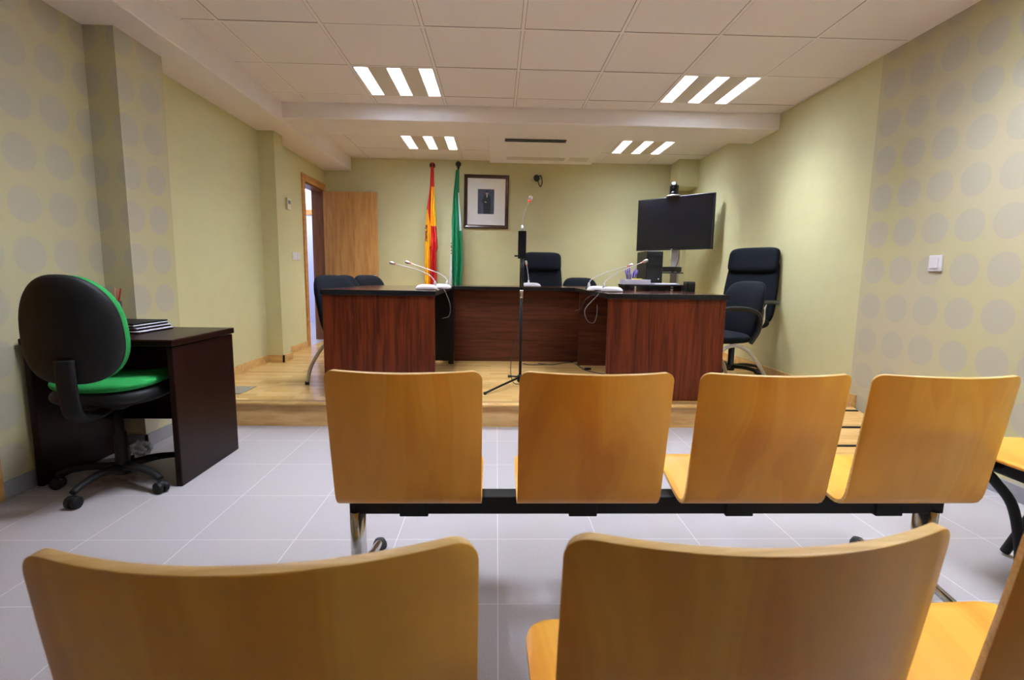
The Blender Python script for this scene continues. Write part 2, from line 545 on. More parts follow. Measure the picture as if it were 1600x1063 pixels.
# baseboards
bm = B()
box(bm, XL, XL + .012, 2.239, 2.953, 0, .078); box(bm, XL + .0, -2.054, 2.941, 2.953, 0, .078)
box(bm, -2.066, -2.054, 2.941, 3.357, 0, .078); box(bm, XL, XL + .012, 3.357, PY, 0, .078); box(bm, XL, -2.054, 3.345, 3.357, 0, .078)
box(bm, XL, XL + .012, YF, 1.3, 0, .078)
struct('baseboard_left', bm, 'tile_skirt', label='grey tile skirting on the left wall')
bm = B()
h = PH + .072
box(bm, XL, XL + .014, PY, 4.926, PH, h); box(bm, XL, -2.066, 4.926, 4.94, PH, h)
box(bm, -2.08, -2.066, 4.926, 5.144, PH, h); box(bm, XL, XL + .014, 5.13, 5.955, PH, h)
struct('baseboard_platform_left', bm, 'ash', label='oak skirting along the left side of the platform')
bm = B()
box(bm, XR - .014, XR, PY, YB, PH, h); box(bm, XL, XR, YB - .014, YB, PH, h)
struct('baseboard_platform_right', bm, 'ash', label='oak skirting along the right side of the platform')
bm = B()
vs = [(PY + .12, PH + .0), (PY, PH + .0), (PY - .03, PH - .02), (PY - .03, PH + .085), (PY + .12, PH + .085)]
f0 = [bm.verts.new((XR - .016, y, z)) for y, z in vs]; f1 = [bm.verts.new((XR, y, z)) for y, z in vs]
bm.faces.new(f0); bm.faces.new(f1[::-1])
for i in range(5): bm.faces.new((f0[i], f1[i], f1[(i + 1) % 5], f0[(i + 1) % 5]))
box(bm, XR - .012, XR, PY - 1.1, PY - .03, 0, .078, 1)
box(bm, XR - .012, XR, YF, PY - 1.1, 0, .078, 1)
struct('baseboard_right', bm, ['ash', 'tile_skirt'], label='skirting at the foot of the right wall')

# access ramp on the right with dark grip strips
rp = thing('ramp', 'oak access ramp with dark grip strips up to the platform by the right wall', 'ramp', (0, 0, 0))
RX0, RX1, RY0 = 1.66, XR - .02, 2.42
bm = B()
q = [bm.verts.new(c) for c in ((RX0, RY0, .0), (RX1, RY0, .0), (RX1, PY - .002, 0), (RX0, PY - .002, 0), (RX0, RY0, .008), (RX1, RY0, .008), (RX1, PY - .024, PH), (RX0, PY - .024, PH))]
for f in ((3, 2, 1, 0), (4, 5, 6, 7), (0, 1, 5, 4), (1, 2, 6, 5), (2, 3, 7, 6), (3, 0, 4, 7)): bm.faces.new([q[i] for i in f])
obj('deck', bm, 'ash', rp)
sl = (PH - .008) / (PY - .024 - RY0)
for y in (3.30, 3.05, 2.81, 2.56):
    z = .008 + sl * (y - RY0)
    bm = B(); box(bm, RX0 + .01, RX1 - .01, y - .012, y + .012, z - .002, z + .0045, bev=.001)
    obj('grip_strip', bm, 'matblack', rp)

# ------------------------------------------------------------------ doors
d1 = bpy.data.objects.new('door_1', None); COL.objects.link(d1); d1['kind'] = 'structure'; d1['label'] = 'open oak door in the left wall by the far corner'
d1.location = (XL, DY1, PH)
def rel(o, base):     # shift a mesh built in world coordinates under its parent
    o.location = tuple(-c for c in base)
base = (XL, DY1, PH)
bm = B()
box(bm, XL, XL + .016, DY0 - .08, DY0, PH, DZ1 + .08, bev=.003); box(bm, XL, XL + .016, DY1, YB - .001, PH, DZ1 + .08, bev=.003)
box(bm, XL, XL + .016, DY0, DY1, DZ1, DZ1 + .08, bev=.003)
rel(obj('casing', bm, 'oak_trim', d1), base)
bm = B()
box(bm, XL - T - .01, XL + .003, DY0 - .001, DY0 + .02, PH, DZ1, 0); box(bm, XL - T - .01, XL + .003, DY1 - .02, DY1 + .001, PH, DZ1, 0)
box(bm, XL - T - .01, XL + .003, DY0 + .02, DY1 - .02, DZ1 - .02, DZ1 + .001, 0)
rel(obj('jamb', bm, 'jamb', d1), base)
bm = B(); box(bm, XL + .022, XL + .70, DY1 - .065, DY1 - .028, PH + .008, DZ1 - .025, bev=.002)
rel(obj('door_leaf', bm, 'oak', d1), base)
hx = XL + .655
bm = B()
lathe(bm, [(.024, 0), (.024, .008), (.010, .010), (.010, .04)], (hx, DY1 - .065 - .0, 1.005), axis='Y')
for v in bm.verts: v.co.y = 2 * (DY1 - .065) - v.co.y
s0 = len(bm.verts)
tube(bm, [(hx, DY1 - .10, 1.005), (hx - .02, DY1 - .105, 1.005), (hx - .11, DY1 - .105, 1.003)], .008)
lathe(bm, [(.022, 0), (.022, .006), (.008, .008)], (hx, 0, 0.935), axis='Y')
bm.verts.ensure_lookup_table()
for v in list(bm.verts)[-60:]: v.co.y = DY1 - .065 - v.co.y
rel(obj('door_handle', bm, 'chrome', d1), base)
for z in (.45, 1.15, 1.85):
    bm = B(); lathe(bm, [(.007, z), (.007, z + .09)], (XL + .02, DY1 - .024, 0), 10)
    rel(obj('hinge', bm, 'chrome', d1), base)

# closed door at the far left edge of the view
d2 = bpy.data.objects.new('door_2', None); COL.objects.link(d2); d2['kind'] = 'structure'; d2['label'] = 'oak door casing at the left edge of the view'
d2.location = (XL, 1.8, 0); b2 = (XL, 1.8, 0)
bm = B(); box(bm, XL, XL + .018, 2.165, 2.238, 0, 2.1, bev=.003); box(bm, XL, XL + .018, 1.32, 1.39, 0, 2.1, bev=.003); box(bm, XL, XL + .018, 1.39, 2.165, 2.03, 2.1, bev=.003)
rel(obj('casing', bm, 'oak_trim', d2), b2)
bm = B(); box(bm, XL, XL + .008, 1.39, 2.165, 0.005, 2.03)
rel(obj('door_leaf', bm, 'oak', d2), b2)

# corridor beyond the doorway
M['hall'] = speckled('hallway_paint', srgb(196, 198, 216), 0.7, 8, 0.02)
bm = B()
hx0 = XL - T
box(bm, hx0 - 1.7, hx0 + .0, 4.6, 4.7, 0, 2.6); box(bm, hx0 - 1.8, hx0 - 1.7, 4.6, 11, 0, 2.6)
box(bm, hx0 - .05, hx0 + .03, YB + .2, 11, 0, 2.6); box(bm, hx0 - 1.8, hx0 + .1, 11, 11.1, 0, 2.6)
struct('wall_hallway', bm, 'hall', label='pale lilac hallway wall seen through the open door')
bm = B(); box(bm, hx0 - 1.8, XL, 4.6, 11.1, PH - .1, PH + .002)
struct('floor_hallway', bm, 'tile', label='grey hallway floor beyond the open door')
bm = B(); box(bm, hx0 - 1.8, XL - T + .02, 4.6, 11.1, 2.5, 2.6)
struct('ceiling_hallway', bm, 'plaster', label='white hallway ceiling beyond the open door')
bm = B(); yy = 9.0
box(bm, hx0 - 1.7, hx0 - .58, yy, yy + .06, PH, 2.6)
hw = struct('wall_hallway_end', bm, 'hall', label='short wall at the end of the hallway')
bm = B(); box(bm, hx0 - 1.35, hx0 - .60, yy - .02, yy, 2.02, 2.11, bev=.004); box(bm, hx0 - .66, hx0 - .60, yy - .02, yy, PH, 2.02)
struct('trim_1', bm, 'oak_trim', label='oak head casing down the hallway')
la = bpy.data.lights.new('hall_lamp', 'AREA'); la.energy = HALL_W; la.color = (0.72, 0.78, 1.0); la.shape = 'RECTANGLE'; la.size = 0.5; la.size_y = 3.0
lo = bpy.data.objects.new('hall_lamp', la); COL.objects.link(lo); lo.location = (hx0 - .9, 7.6, 2.48)

# ------------------------------------------------------------------ luminaires
def luminaire(x0, y0, label):
    t = thing('ceiling_light', label, 'ceiling light', (x0, y0, ZC), 0, 'recessed three tube ceiling lights')
    sl_ = [(.018, .118), (.250, .350), (.482, .582)]
    bm = B()
    edges = [.012] + [v for s in sl_ for v in s] + [.588]
    for a, b in zip(edges[0::2], edges[1::2]):
        if b > a: box(bm, a, b, .012, .588, .0005, .075)
    for s in sl_:
        box(bm, s[0], s[1], .012, .020, .0005, .075); box(bm, s[0], s[1], .580, .588, .0005, .075)
    obj('housing', bm, 'lightpan', t)
    for s in sl_:
        bm = B()
        n = 11
        for k in range(n):
            y = .020 + .56 * (k + .5) / n
            vs = [(y - .0015, .0), (y + .0015, .0), (y + .006, .044), (y - .006, .044)]
            a = [bm.verts.new((s[0] + .004, yy_, zz + .002)) for yy_, zz in vs]; b = [bm.verts.new((s[1] - .004, yy_, zz + .002)) for yy_, zz in vs]
            bm.faces.new(a); bm.faces.new(b[::-1])
            for i in range(4): bm.faces.new((a[i], b[i], b[(i + 1) % 4], a[(i + 1) % 4]))
        obj('louvre', bm, 'louvre', t)
        bm = B(); box(bm, s[0], s[1], .02, .58, .066, .074); box(bm, s[0] + .0005, s[0] + .002, .02, .58, .002, .066); box(bm, s[1] - .002, s[1] - .0005, .02, .58, .002, .066)
        obj('reflector', bm, 'louvre', t)
        l = bpy.data.lights.new('tube', 'AREA'); l.energy = LIGHT_W; l.color = LIGHT_COL
        l.shape = 'RECTANGLE'; l.size = .085; l.size_y = .55
        o = bpy.data.objects.new('tube', l); COL.objects.link(o); o.parent = t
        o.location = ((s[0] + s[1]) / 2, .30, .060)
    return t
M['lightpan'] = mat('light_panel', srgb(214, 204, 186), 0.5)
M['louvre'] = mat('louvre_bright_metal', srgb(232, 234, 240), 0.22, 0.95)
names = {0: 'beyond the beam over the judge desk', 1: 'just in front of the cross beam', 2: 'over the gap between platform and seats', 3: 'above the rows of seats'}
for i, (x0, y0) in enumerate(CELLS):
    luminaire(x0, y0, 'recessed square three tube ceiling light, %s, %s' % ('left' if i < 3 else 'right', names[i if i < 3 else i - 3]))

# air conditioning cassette
ac = thing('air_conditioner', 'white dropped air conditioning cassette panel beyond the ceiling beam', 'air conditioner', (0, 0, ZC))
bm = B(); box(bm, -.10, 1.145, YB1 + .004, 6.40, -.10, .06, bev=.006)
obj('casing', bm, 'plaster', ac)
bm = B()
for k in range(2): box(bm, .07, .69, YB1 + .125 + k * .055, YB1 + .162 + k * .055, -.108, -.098)
o = obj('air_slot', bm, 'black', ac)
bm = B()
for k in range(5): box(bm, .10, .78, 6.06 + k * .03, 6.075 + k * .03, -.105, -.099)
obj('intake_grille', bm, 'lightpan', ac)
bm = B(); box(bm, .84, 1.06, 6.05, 6.22, -.104, -.099, bev=.001)
obj('access_hatch', bm, 'lightpan', ac)

# ------------------------------------------------------------------ beech bench rows
def shell_bm(W=.428, curve=.052):
    prof = [(-.062, .426), (-.050, .34), (-.036, .25), (-.022, .16), (-.010, .085), (-.002, .040), (.012, .014), (.038, .002), (.075, .004), (.13, .016), (.18, .030), (.235, .043), (.28, .050), (.305, .048)]
    pts = spline([(0, y, z) for y, z in prof], 5)
    L = [0]
    for a, b in zip(pts, pts[1:]): L.append(L[-1] + (b - a).length)
    tot = L[-1]
    def at(s):
        s = min(max(s, 0), tot)
        for i in range(len(L) - 1):
            if s <= L[i + 1]:
                t = (s - L[i]) / (L[i + 1] - L[i] + 1e-9)
                return pts[i].lerp(pts[i + 1], t)
        return pts[-1]
    r1, r2 = .027, .055
    S = [r1 * (1 - math.cos(PI / 2 * k / 7)) for k in range(7)]
    S += [r1 + (tot - r1 - r2) * k / 36 for k in range(37)]
    S += [tot - r2 * (1 - math.sin(PI / 2 * k / 7)) for k in range(1, 8)]
    bm = B()
    rows = []
    nx = 20
    for s in S:
        p = at(s)
        hw = W / 2
        if s < r1: hw -= r1 - math.sqrt(max(0, r1 * r1 - (r1 - s) ** 2))
        if s > tot - r2: hw -= r2 - math.sqrt(max(0, r2 * r2 - (r2 - (tot - s)) ** 2))
        amt = curve * max(0.0, min(1.0, (p.z - .02) / .25)) if s < tot * .6 else 0
        rows.append([bm.verts.new((hw * (2 * k / nx - 1), p.y - amt * (1 - (2 * k / nx - 1) ** 2 * (hw / (W / 2)) ** 2), p.z)) for k in range(nx + 1)])
    for a, b in zip(rows, rows[1:]):
        for k in range(nx):
            bm.faces.new((a[k], a[k + 1], b[k + 1], b[k])).smooth = True
    return bm

shell_proto = None
def bench(y, xs, label_beam, xbeam, rz, seat_labels, legs, group, z0=0.0):
    """a beam on two legs with lift-off shells; the row moves as one thing"""
    global shell_proto
    t = thing('beam_bench', label_beam, 'bench', (0, y, 0), rz, None)
    bm = B(); box(bm, xbeam[0], xbeam[1], .085, .150, .292, .350, bev=.004)
    obj('beam', bm, 'matblack', t)
    for i, x in enumerate(xs):
        if shell_proto is None:
            s = obj('seat_shell', shell_bm(), ['beech', 'plyedge'], t)
            md = s.modifiers.new('solid', 'SOLIDIFY'); md.thickness = .0125; md.offset = 0; md.material_offset_rim = 1
            bv = s.modifiers.new('bev', 'BEVEL'); bv.width = .003; bv.segments = 2; bv.limit_method = 'ANGLE'; bv.angle_limit = R(50)
            shell_proto = s
        else:
            s = shell_proto.copy(); COL.objects.link(s); s.parent = t
        s.location = (x, 0, .358)
        bm = B()
        box(bm, x - .045, x + .045, .080, .155, .286, .3565, bev=.003)
        box(bm, x - .10, x - .07, .06, .16, .346, .3515, bev=.002); box(bm, x + .07, x + .10, .06, .16, .346, .3515, bev=.002)
        obj('seat_bracket', bm, 'matblack', t)
    for x in legs:
        bm = B()
        tube(bm, [(x, .118, .05), (x, .118, .30)], .045, 20, 0, True, 0.5)
        lg = obj('leg', bm, 'chrome', t)
        bm = B()
        tube(bm, spline([(x, -.16, .022), (x, -.05, .040), (x, .127, .062), (x, .30, .040), (x, .40, .022)], 5), [.013] * 5 + [.015] * 5 + [.019] * 5 + [.015] * 5 + [.013], 12)
        obj('foot', bm, 'chrome', lg)
        for yy_ in (-.16, .40):
            bm = B(); lathe(bm, [(.024, 0), (.027, .006), (.026, .018), (.018, .034), (.006, .038)], (x, yy_, 0), 16)
            obj('glide', bm, 'rubber', lg)
    return t
bench(1.43, [-.253, .282, .787, 1.280], 'row of four beech seats on a black beam, the row nearer the platform', (-.455, 1.465), 0.0, None, (-.437, 1.435), None)
bench(0.548, [-.235, .285, .815], 'near row of beech seats, cut by the bottom edge of the photo', (-.46, 1.0), R(3.0), None, (-.40, .96), None)

# separate chair with round wooden seat by the right wall
ch = thing('wooden_seat_chair', 'black framed chair with round beech seat at the right edge of the photo', 'chair', (1.90, 1.58, 0), 0)
bm = B(); pad(bm, .44, .46, .022, 2.8, 4, lambda v: Vector((v.x, v.z, v.y + .452)))
obj('seat', bm, 'beech', ch)
bm = B(); box(bm, -.16, .14, -.14, .14, .385, .4415, bev=.01)
obj('seat_frame', bm, 'matblack', ch)
for pts_ in ([(-.17, .03, .425), (-.23, .02, .415), (-.20, .01, .375), (-.135, .0, .29), (-.10, -.01, .15), (-.09, -.02, .010)],
             [(.10, .02, .40), (.085, .10, .25), (.075, .19, .012)],
             [(.10, -.12, .40), (.20, -.18, .30), (.24, -.22, .012)], [(-.12, -.12, .40), (-.18, -.20, .25), (-.22, -.26, .012)]):
    bm = B(); tube(bm, spline(pts_, 6), .016, 10)
    obj('leg', bm, 'matblack', ch)

# ------------------------------------------------------------------ court desks
TZ, TT = .928, .036
def slab_obj(name, x0, x1, y0, y1, parent):
    bm = B()
    box(bm, x0, x1, y0, y1, TZ - TT, TZ, 1, bev=.003)
    for f in bm.faces:
        if f.normal.z > .9 or f.calc_center_median().z > TZ - .0005: f.material_index = 0
    return obj(name, bm, ['mtop', 'medge'], parent)
def court_desk(name, label, x0, x1, y0, y1, inner):
    t = thing(name, label, 'desk', ((x0 + x1) / 2, (y0 + y1) / 2, PH))
    off = (-(x0 + x1) / 2, -(y0 + y1) / 2, -PH)
    def pl(o): o.location = off; return o
    pl(slab_obj('desktop', x0 - .01, x1 + .01, y0 - .02, y1, t))
    bm = B(); box(bm, x0, x1, y0, y0 + .03, PH, TZ - TT, bev=.002)
    pl(obj('front_panel', bm, 'maho', t))
    bm = B(); box(bm, x0 + (.47 if inner > 0 else .03), x1, y1 - .075, y1 - .045, PH + (.03 if inner > 0 else 0), TZ - TT)
    pl(obj('end_panel', bm, 'medge' if inner > 0 else 'mahoh', t))
    if inner > 0:
        bm = B(); box(bm, x1 - .03, x1 + .02, y1 - .10, y1 - .07, PH, TZ - TT); pl(obj('leg', bm, 'medge', t))
    return t
court_desk('court_desk', 'left mahogany court desk with black edged top beside the flags side', -1.222, -.437, 3.58, 5.02, 1)
court_desk('court_desk', 'right mahogany court desk with papers and riser on its black edged top', .782, 1.615, 3.50, 4.98, -1)
jd = thing('judge_desk', 'long central mahogany court desk joining the two side desks at the back', 'desk', (.2, 5.35, PH))
off = (-.2, -5.35, -PH)
o = slab_obj('desktop', -.58, 1.45, 5.03, 5.76, jd); o.location = off
bm = B(); box(bm, -.54, 1.41, 5.11, 5.14, PH, TZ - TT); o = obj('front_panel', bm, 'mahoh', jd); o.location = off
for x in (-.57, 1.40):
    bm = B(); box(bm, x, x + .03, 5.145, 5.72, PH, TZ - TT); o = obj('side_panel', bm, 'maho', jd); o.location = off

# ------------------------------------------------------------------ office chairs
def star_base(parent, r=.29, ang0=-90, col='matblack', caster_r=.027):
    bm = B(); lathe(bm, [(.034, .055), (.040, .075), (.036, .105), (.027, .115), (.027, .26), (.018, .265), (.018, .42)], (0, 0, 0), 16)
    obj('gas_column', bm, col, parent)
    for k in range(5):
        a = R(ang0 + 72 * k)
        d = Vector((math.cos(a), math.sin(a), 0))
        bm = B()
        pts = [d * .02 + Vector((0, 0, .092)), d * (r * .5) + Vector((0, 0, .098)), d * (r * .85) + Vector((0, 0, .084)), d * r + Vector((0, 0, .070))]
        tube(bm, spline(pts, 4), [.026, .026, .025, .025, .024, .023, .022, .021, .020, .019, .018, .017, .016], 10, 0, True, .7)
        arm = obj('base_arm', bm, col, parent)
        bm = B()
        s = Vector((-d.y, d.x, 0))
        for sg in (-1, 1):
            st = len(bm.verts)
            lathe(bm, [(.012, -.010), (caster_r - .002, -.010), (caster_r, -.006), (caster_r, .006), (caster_r - .002, .010), (.012, .010)], (0, 0, 0), 16, axis='X')
            mt = Matrix.Translation(d * r + s * (.015 * sg) + Vector((0, 0, caster_r))) @ Matrix.Rotation(a + PI / 2, 4, 'Z')
            xform(bm, mt, st)
        st = len(bm.verts)
        lathe(bm, [(.010, caster_r), (.024, caster_r + .006), (.022, caster_r + .020), (.008, caster_r + .030)], tuple(d * r), 12)
        obj('caster', bm, col, arm)

def exec_chair(loc, rz, label, high=True, arms=True):
    """faces -Y; high back with head pad"""
    t = thing('office_chair', label, 'office chair', loc, rz)
    star_base(t, .30, -90 + 14, 'black', .027)
    bm = B(); pad(bm, .50, .50, .11, 4, 2.6, lambda v: Vector((v.x, v.z * 1.0, v.y * 1.0 + .475 + .02 * (v.x / .25) ** 2 - (.03 * max(0, (-v.z - .15) / .1) ** 2))))
    obj('seat', bm, 'fabric', t)
    H = .64 if high else .46
    def bend(v):
        z = v.z + H / 2 + .46
        y = .23 + v.y + .10 * (max(0, z - .46) / .64) ** 1.2 - .03 * (v.x / .25) ** 2
        wf = 1.0 - .10 * max(0, (z - .46 - .3) / .4) + .0
        return Vector((v.x * wf, y, z))
    bm = B(); pad(bm, .50, H, .10, 5, 2.6, bend)
    bk = obj('backrest', bm, 'fabric', t)
    if high:
        def bend2(v):
            z = v.z + 1.045
            y = .195 + v.y + .10 * (max(0, z - .46) / .64) ** 1.2 - .03 * (v.x / .25) ** 2
            return Vector((v.x, y, z))
        bm = B(); pad(bm, .465, .235, .10, 5, 2.6, bend2)
        obj('head_pad', bm, 'fabric', t)
    if arms:
        for sx in (-1, 1):
            bm = B()
            tube(bm, spline([(sx * .235, -.02, .45), (sx * .285, -.04, .52), (sx * .29, -.05, .62), (sx * .285, -.02, .665)], 6), .013, 10)
            ar = obj('armrest', bm, 'chrome', t)
            bm = B()
            tube(bm, spline([(sx * .285, -.16, .668), (sx * .285, -.03, .682), (sx * .280, .12, .680), (sx * .262, .235, .668)], 6), .022, 10, 0, True, .75)
            obj('arm_pad', bm, 'black', ar)
    return t
exec_chair((2.125, 4.44, PH), R(-55), 'tall black fabric swivel armchair with head pad against the right wall')
exec_chair((.565, 5.93, PH), R(3), 'tall black fabric swivel chair behind the centre of the judge desk', arms=False)
for o_ in list(COL.objects):
    pass

def visitor_chair(loc, rz, label, arms=True, group=None):
    """faces -Y; oval steel arc legs, fabric seat and back"""
    t = thing('visitor_chair', label, 'chair', loc, rz, group)
    bm = B(); pad(bm, .48, .46, .085, 4, 2.6, lambda v: Vector((v.x, v.z, v.y + .43 - (.03 * max(0, (-v.z - .12) / .1) ** 2))))
    obj('seat', bm, 'fabric', t)
    def bend(v):
        z = v.z + .625
        return Vector((v.x * (1 - .10 * max(0, (z - .7) / .16)), .215 + v.y + .10 * (max(0, z - .4) / .46) ** 1.3 - .035 * (v.x / .24) ** 2, z))
    bm = B(); pad(bm, .46, .47, .085, 4.5, 2.6, bend)
    obj('backrest', bm, 'fabric', t)
    for sx in (-1, 1):
        bm = B()
        tube(bm, spline([(sx * .25, -.30, .012), (sx * .245, -.24, .16), (sx * .235, -.10, .33), (sx * .225, .03, .385), (sx * .235, .16, .33), (sx * .245, .29, .16), (sx * .25, .34, .012)], 6), .0135, 10)
        lg = obj('leg', bm, 'greymetal', t)
        for yy_ in (-.30, .34):
            bm = B(); lathe(bm, [(.017, 0), (.017, .022), (.014, .026)], (sx * .25, yy_, 0), 12)
            obj('foot_cap', bm, 'rubber', lg)
        if arms:
            bm = B()
            tube(bm, spline([(sx * .235, .16, .40), (sx * .272, .19, .50), (sx * .275, .19, .60), (sx * .272, .12, .650), (sx * .275, -.04, .662), (sx * .272, -.20, .640)], 6), .017, 10)
            obj('armrest', bm, 'black', t)
    return t
visitor_chair((1.69, 3.86, PH), R(-79), 'black fabric armchair on grey arc legs beside the right court desk')
vc1 = visitor_chair((-1.075, 4.04, PH), R(66), 'black fabric chair with arc legs at the near end of the left court desk', arms=False)
dup(vc1, (-1.05, 4.56, PH), R(88), 'middle black fabric chair behind the left court desk, mostly hidden between two others')
dup(vc1, (-1.06, 5.10, PH), R(64), 'black fabric chair behind the left court desk, furthest from the viewer')
dup(vc1, (1.05, 6.06, PH), R(2), 'low black fabric chair behind the judge desk right of the tall chair')

# green swivel chair at the small desk
gc = thing('desk_chair', 'black shelled swivel chair with green cushions at the small dark desk', 'office chair', (-1.825, 2.43, 0), R(8))
star_base(gc, .27, -90 - 8 - 5, 'matblack', .027)
bm = B(); pad(bm, .46, .44, .11, 3.0, 2.2, lambda v: Vector((v.x, v.z + .02, v.y + .468)))
obj('seat_shell', bm, 'matblack', gc)
bm = B(); pad(bm, .45, .43, .06, 3.2, 2.5, lambda v: Vector((v.x, v.z + .02, v.y + .510 + .02 * (v.x / .22) ** 2)))
obj('seat', bm, 'green', gc)
def gb(yo):
    def f(v):
        z = v.z + .79
        k = (z - .79) / .24
        w_ = 1.0 - .07 * k - .13 * max(0, k) ** 2
        return Vector((v.x * w_, yo + v.y - .02 * k + .05 * (v.x / .2) ** 2, z))
    return f
bm = B(); pad(bm, .385, .465, .065, 2.6, 2.6, gb(-.305))
obj('back_shell', bm, 'matblack', gc)
bm = B(); pad(bm, .380, .460, .065, 2.6, 2.4, gb(-.262))
obj('backrest', bm, 'green', gc)
bm = B(); tube(bm, spline([(0, -.02, .41), (0, -.20, .39), (0, -.300, .43), (0, -.325, .54), (0, -.330, .62), (0, -.330, .67)], 6), .040, 12, 0, True, .4)
obj('back_bar', bm, 'matblack', gc)
bm = B(); box(bm, -.09, .09, -.12, .12, .40, .455, bev=.01)
obj('seat_mechanism', bm, 'matblack', gc)

# ------------------------------------------------------------------ small desk
sd = thing('small_desk', 'small dark brown panel sided desk against the left wall', 'desk', (-1.86, 2.67, 0))
off = (1.86, -2.67, 0)
def sdp(name, x0, x1, y0, y1, z0, z1, bev=.004):
    bm = B(); box(bm, x0, x1, y0, y1, z0, z1, bev=bev); o = obj(name, bm, 'wenge', sd); o.location = off
sdp('desktop', -2.21, -1.51, 2.375, 2.94, .690, .722, .006)
sdp('side_panel', -1.548, -1.518, 2.39, 2.93, 0, .686)
sdp('side_panel', -2.205, -2.175, 2.39, 2.93, 0, .686)
sdp('modesty_panel', -2.174, -1.549, 2.86, 2.88, .20, .686)

# stack of folders, cup with pencils
for k in range(7):
    bm = B()
    x0 = -2.17 + random.uniform(-.01, .01); y0 = 2.60 + random.uniform(-.02, .02)
    z = .7225 + k * .0075
    box(bm, x0, x0 + .37 - k * .004, y0, y0 + .27, z, z + (.0068 if k % 2 == 0 else .005), bev=.001)
    o = obj('document_folder', bm, 'matblack' if k in (6, 4) else ('paper' if k % 2 else 'wenge'))
    tag(o, 'dark folder in the stack of papers on the small desk' if k not in (1, 3, 5) else 'white sheaf in the stack of papers on the small desk', 'folder' if k not in (1, 3, 5) else 'papers', 'folders and papers stacked on the small desk')
    if k in (1, 3, 5): o.name = 'paper_sheaf'
cz = .7225 + 7 * .0075 - .001
cup = thing('pencil_cup', 'black cup holding pencils and markers on the small desk', 'pencil cup', (-2.05, 2.76, cz))
bm = B()
lathe(bm, [(.038, 0), (.040, .004), (.040, .102), (.037, .102), (.036, .006), (.0, .006)], (0, 0, 0), 24)
obj('cup', bm, 'black', cup)
for i, (dx, dy, lean, ln_, mt, rr, lab, nm) in enumerate([(-.02, 0, -.12, .150, 'red', .0045, 'red pen leaning left in the black cup on the small desk', 'pen'), (-.008, -.01, .0, .128, 'gpl', .011, 'thick green marker in the black cup on the small desk', 'marker'),
        (.004, .008, .06, .165, 'pink', .0035, 'upright pink pencil in the black cup on the small desk', 'pencil'), (.014, .004, .16, .155, 'pink', .0035, 'pink pencil leaning right in the black cup on the small desk', 'pencil'), (.02, .0, .24, .165, 'red', .0035, 'dark red pencil leaning furthest right in the black cup on the small desk', 'pencil')]):
    bm = B()
    p0 = Vector((-2.05 + dx * .5, 2.76 + dy, cz + .008)); p1 = p0 + Vector((lean * ln_, 0, ln_))
    tube(bm, [p0, p0.lerp(p1, .96), p1], [rr, rr, rr * .5], 10)
    tag(obj(nm, bm, mt), lab, nm)
# crumpled clear bag under the desk
bm = B()
bmesh.ops.create_icosphere(bm, subdivisions=3, radius=.05)
for v in bm.verts:
    v.co *= 1 + random.uniform(-.22, .22); v.co.z *= .9; v.co += Vector((-1.985, 2.79, .048))
    v.co.z = max(.002, v.co.z)
tag(obj('plastic_bag', bm, 'foil'), 'crumpled clear plastic bag on the floor under the small desk', 'plastic bag')

# ------------------------------------------------------------------ wall items
def plate(name, label, cat, wall, c, w_, h_, t_=.010, mt='white'):
    th = thing(name, label, cat, c)
    sgn = 1 if wall == 'L' else -1
    bm = B(); box(bm, min(0, sgn * t_), max(0, sgn * t_), -w_ / 2, w_ / 2, -h_ / 2, h_ / 2, bev=.003)
    obj('plate', bm, mt, th)
    return th, sgn * t_, sgn
th, x, s = plate('light_switch', 'square white light switch on the dotted right wall', 'light switch', 'R', (XR, 2.845, 1.146), .088, .092)
bm = B(); box(bm, x - .006, x, -.026, .026, -.028, .028, bev=.002); obj('rocker', bm, 'white', th)
th, x, s = plate('light_switch', 'wide white double switch plate beside the open door', 'light switch', 'L', (XL, 5.73, 1.215), .20, .085)
for yy_ in (-.045, .045):
    bm = B(); box(bm, x, x + .005, yy_ - .035, yy_ + .035, -.028, .028, bev=.002); obj('rocker', bm, 'white', th)
th, x, s = plate('thermostat', 'cream wall thermostat high between the pillar and the door', 'thermostat', 'L', (XL, 5.56, 1.76), .085, .12, .022, 'cream')
bm = B(); box(bm, x, x + .002, -.028, .028, .0, .035); obj('display', bm, 'cable', th)

# framed portrait on the back wall
fx0, fx1, fz0, fz1 = -.435, .145, 1.645, 2.325
pf = thing('framed_portrait', 'dark wood framed portrait of a standing man in a suit', 'framed picture', ((fx0 + fx1) / 2, YB, (fz0 + fz1) / 2), 0)
pf.rotation_euler = (0, R(0.6), 0)
hw_, hh_ = (fx1 - fx0) / 2, (fz1 - fz0) / 2
bm = B(); fwid = .045
prof = [(0, 0), (0, -.018), (.012, -.028), (.030, -.022), (.042, -.012), (fwid, -.008), (fwid, 0)]
loops = []
for d, y in prof:
    loops.append([bm.verts.new((sx * (hw_ - d), y, sz * (hh_ - d))) for sx, sz in ((-1, -1), (1, -1), (1, 1), (-1, 1))])
for a, b in zip(loops, loops[1:]):
    for k in range(4): bm.faces.new((a[k], a[(k + 1) % 4], b[(k + 1) % 4], b[k]))
obj('frame', bm, 'frame', pf)
bm = B(); box(bm, -hw_ + .04, hw_ - .04, -.007, -.001, -hh_ + .04, hh_ - .04)
obj('mount', bm, 'mat_white', pf)
def flatpoly(bm, pts, y, mi, th_=.001):
    f = [bm.verts.new((x_, y, z_)) for x_, z_ in pts]; g = [bm.verts.new((x_, y - th_, z_)) for x_, z_ in pts]
    n = len(f)
    for q_ in (f, g[::-1]): bm.faces.new(q_).material_index = mi
    for i in range(n): bm.faces.new((f[i], f[(i + 1) % n], g[(i + 1) % n], g[i])).material_index = mi
bm = B()
pcx, pz0, pw, ph_ = -.005, -.155, .212, .315
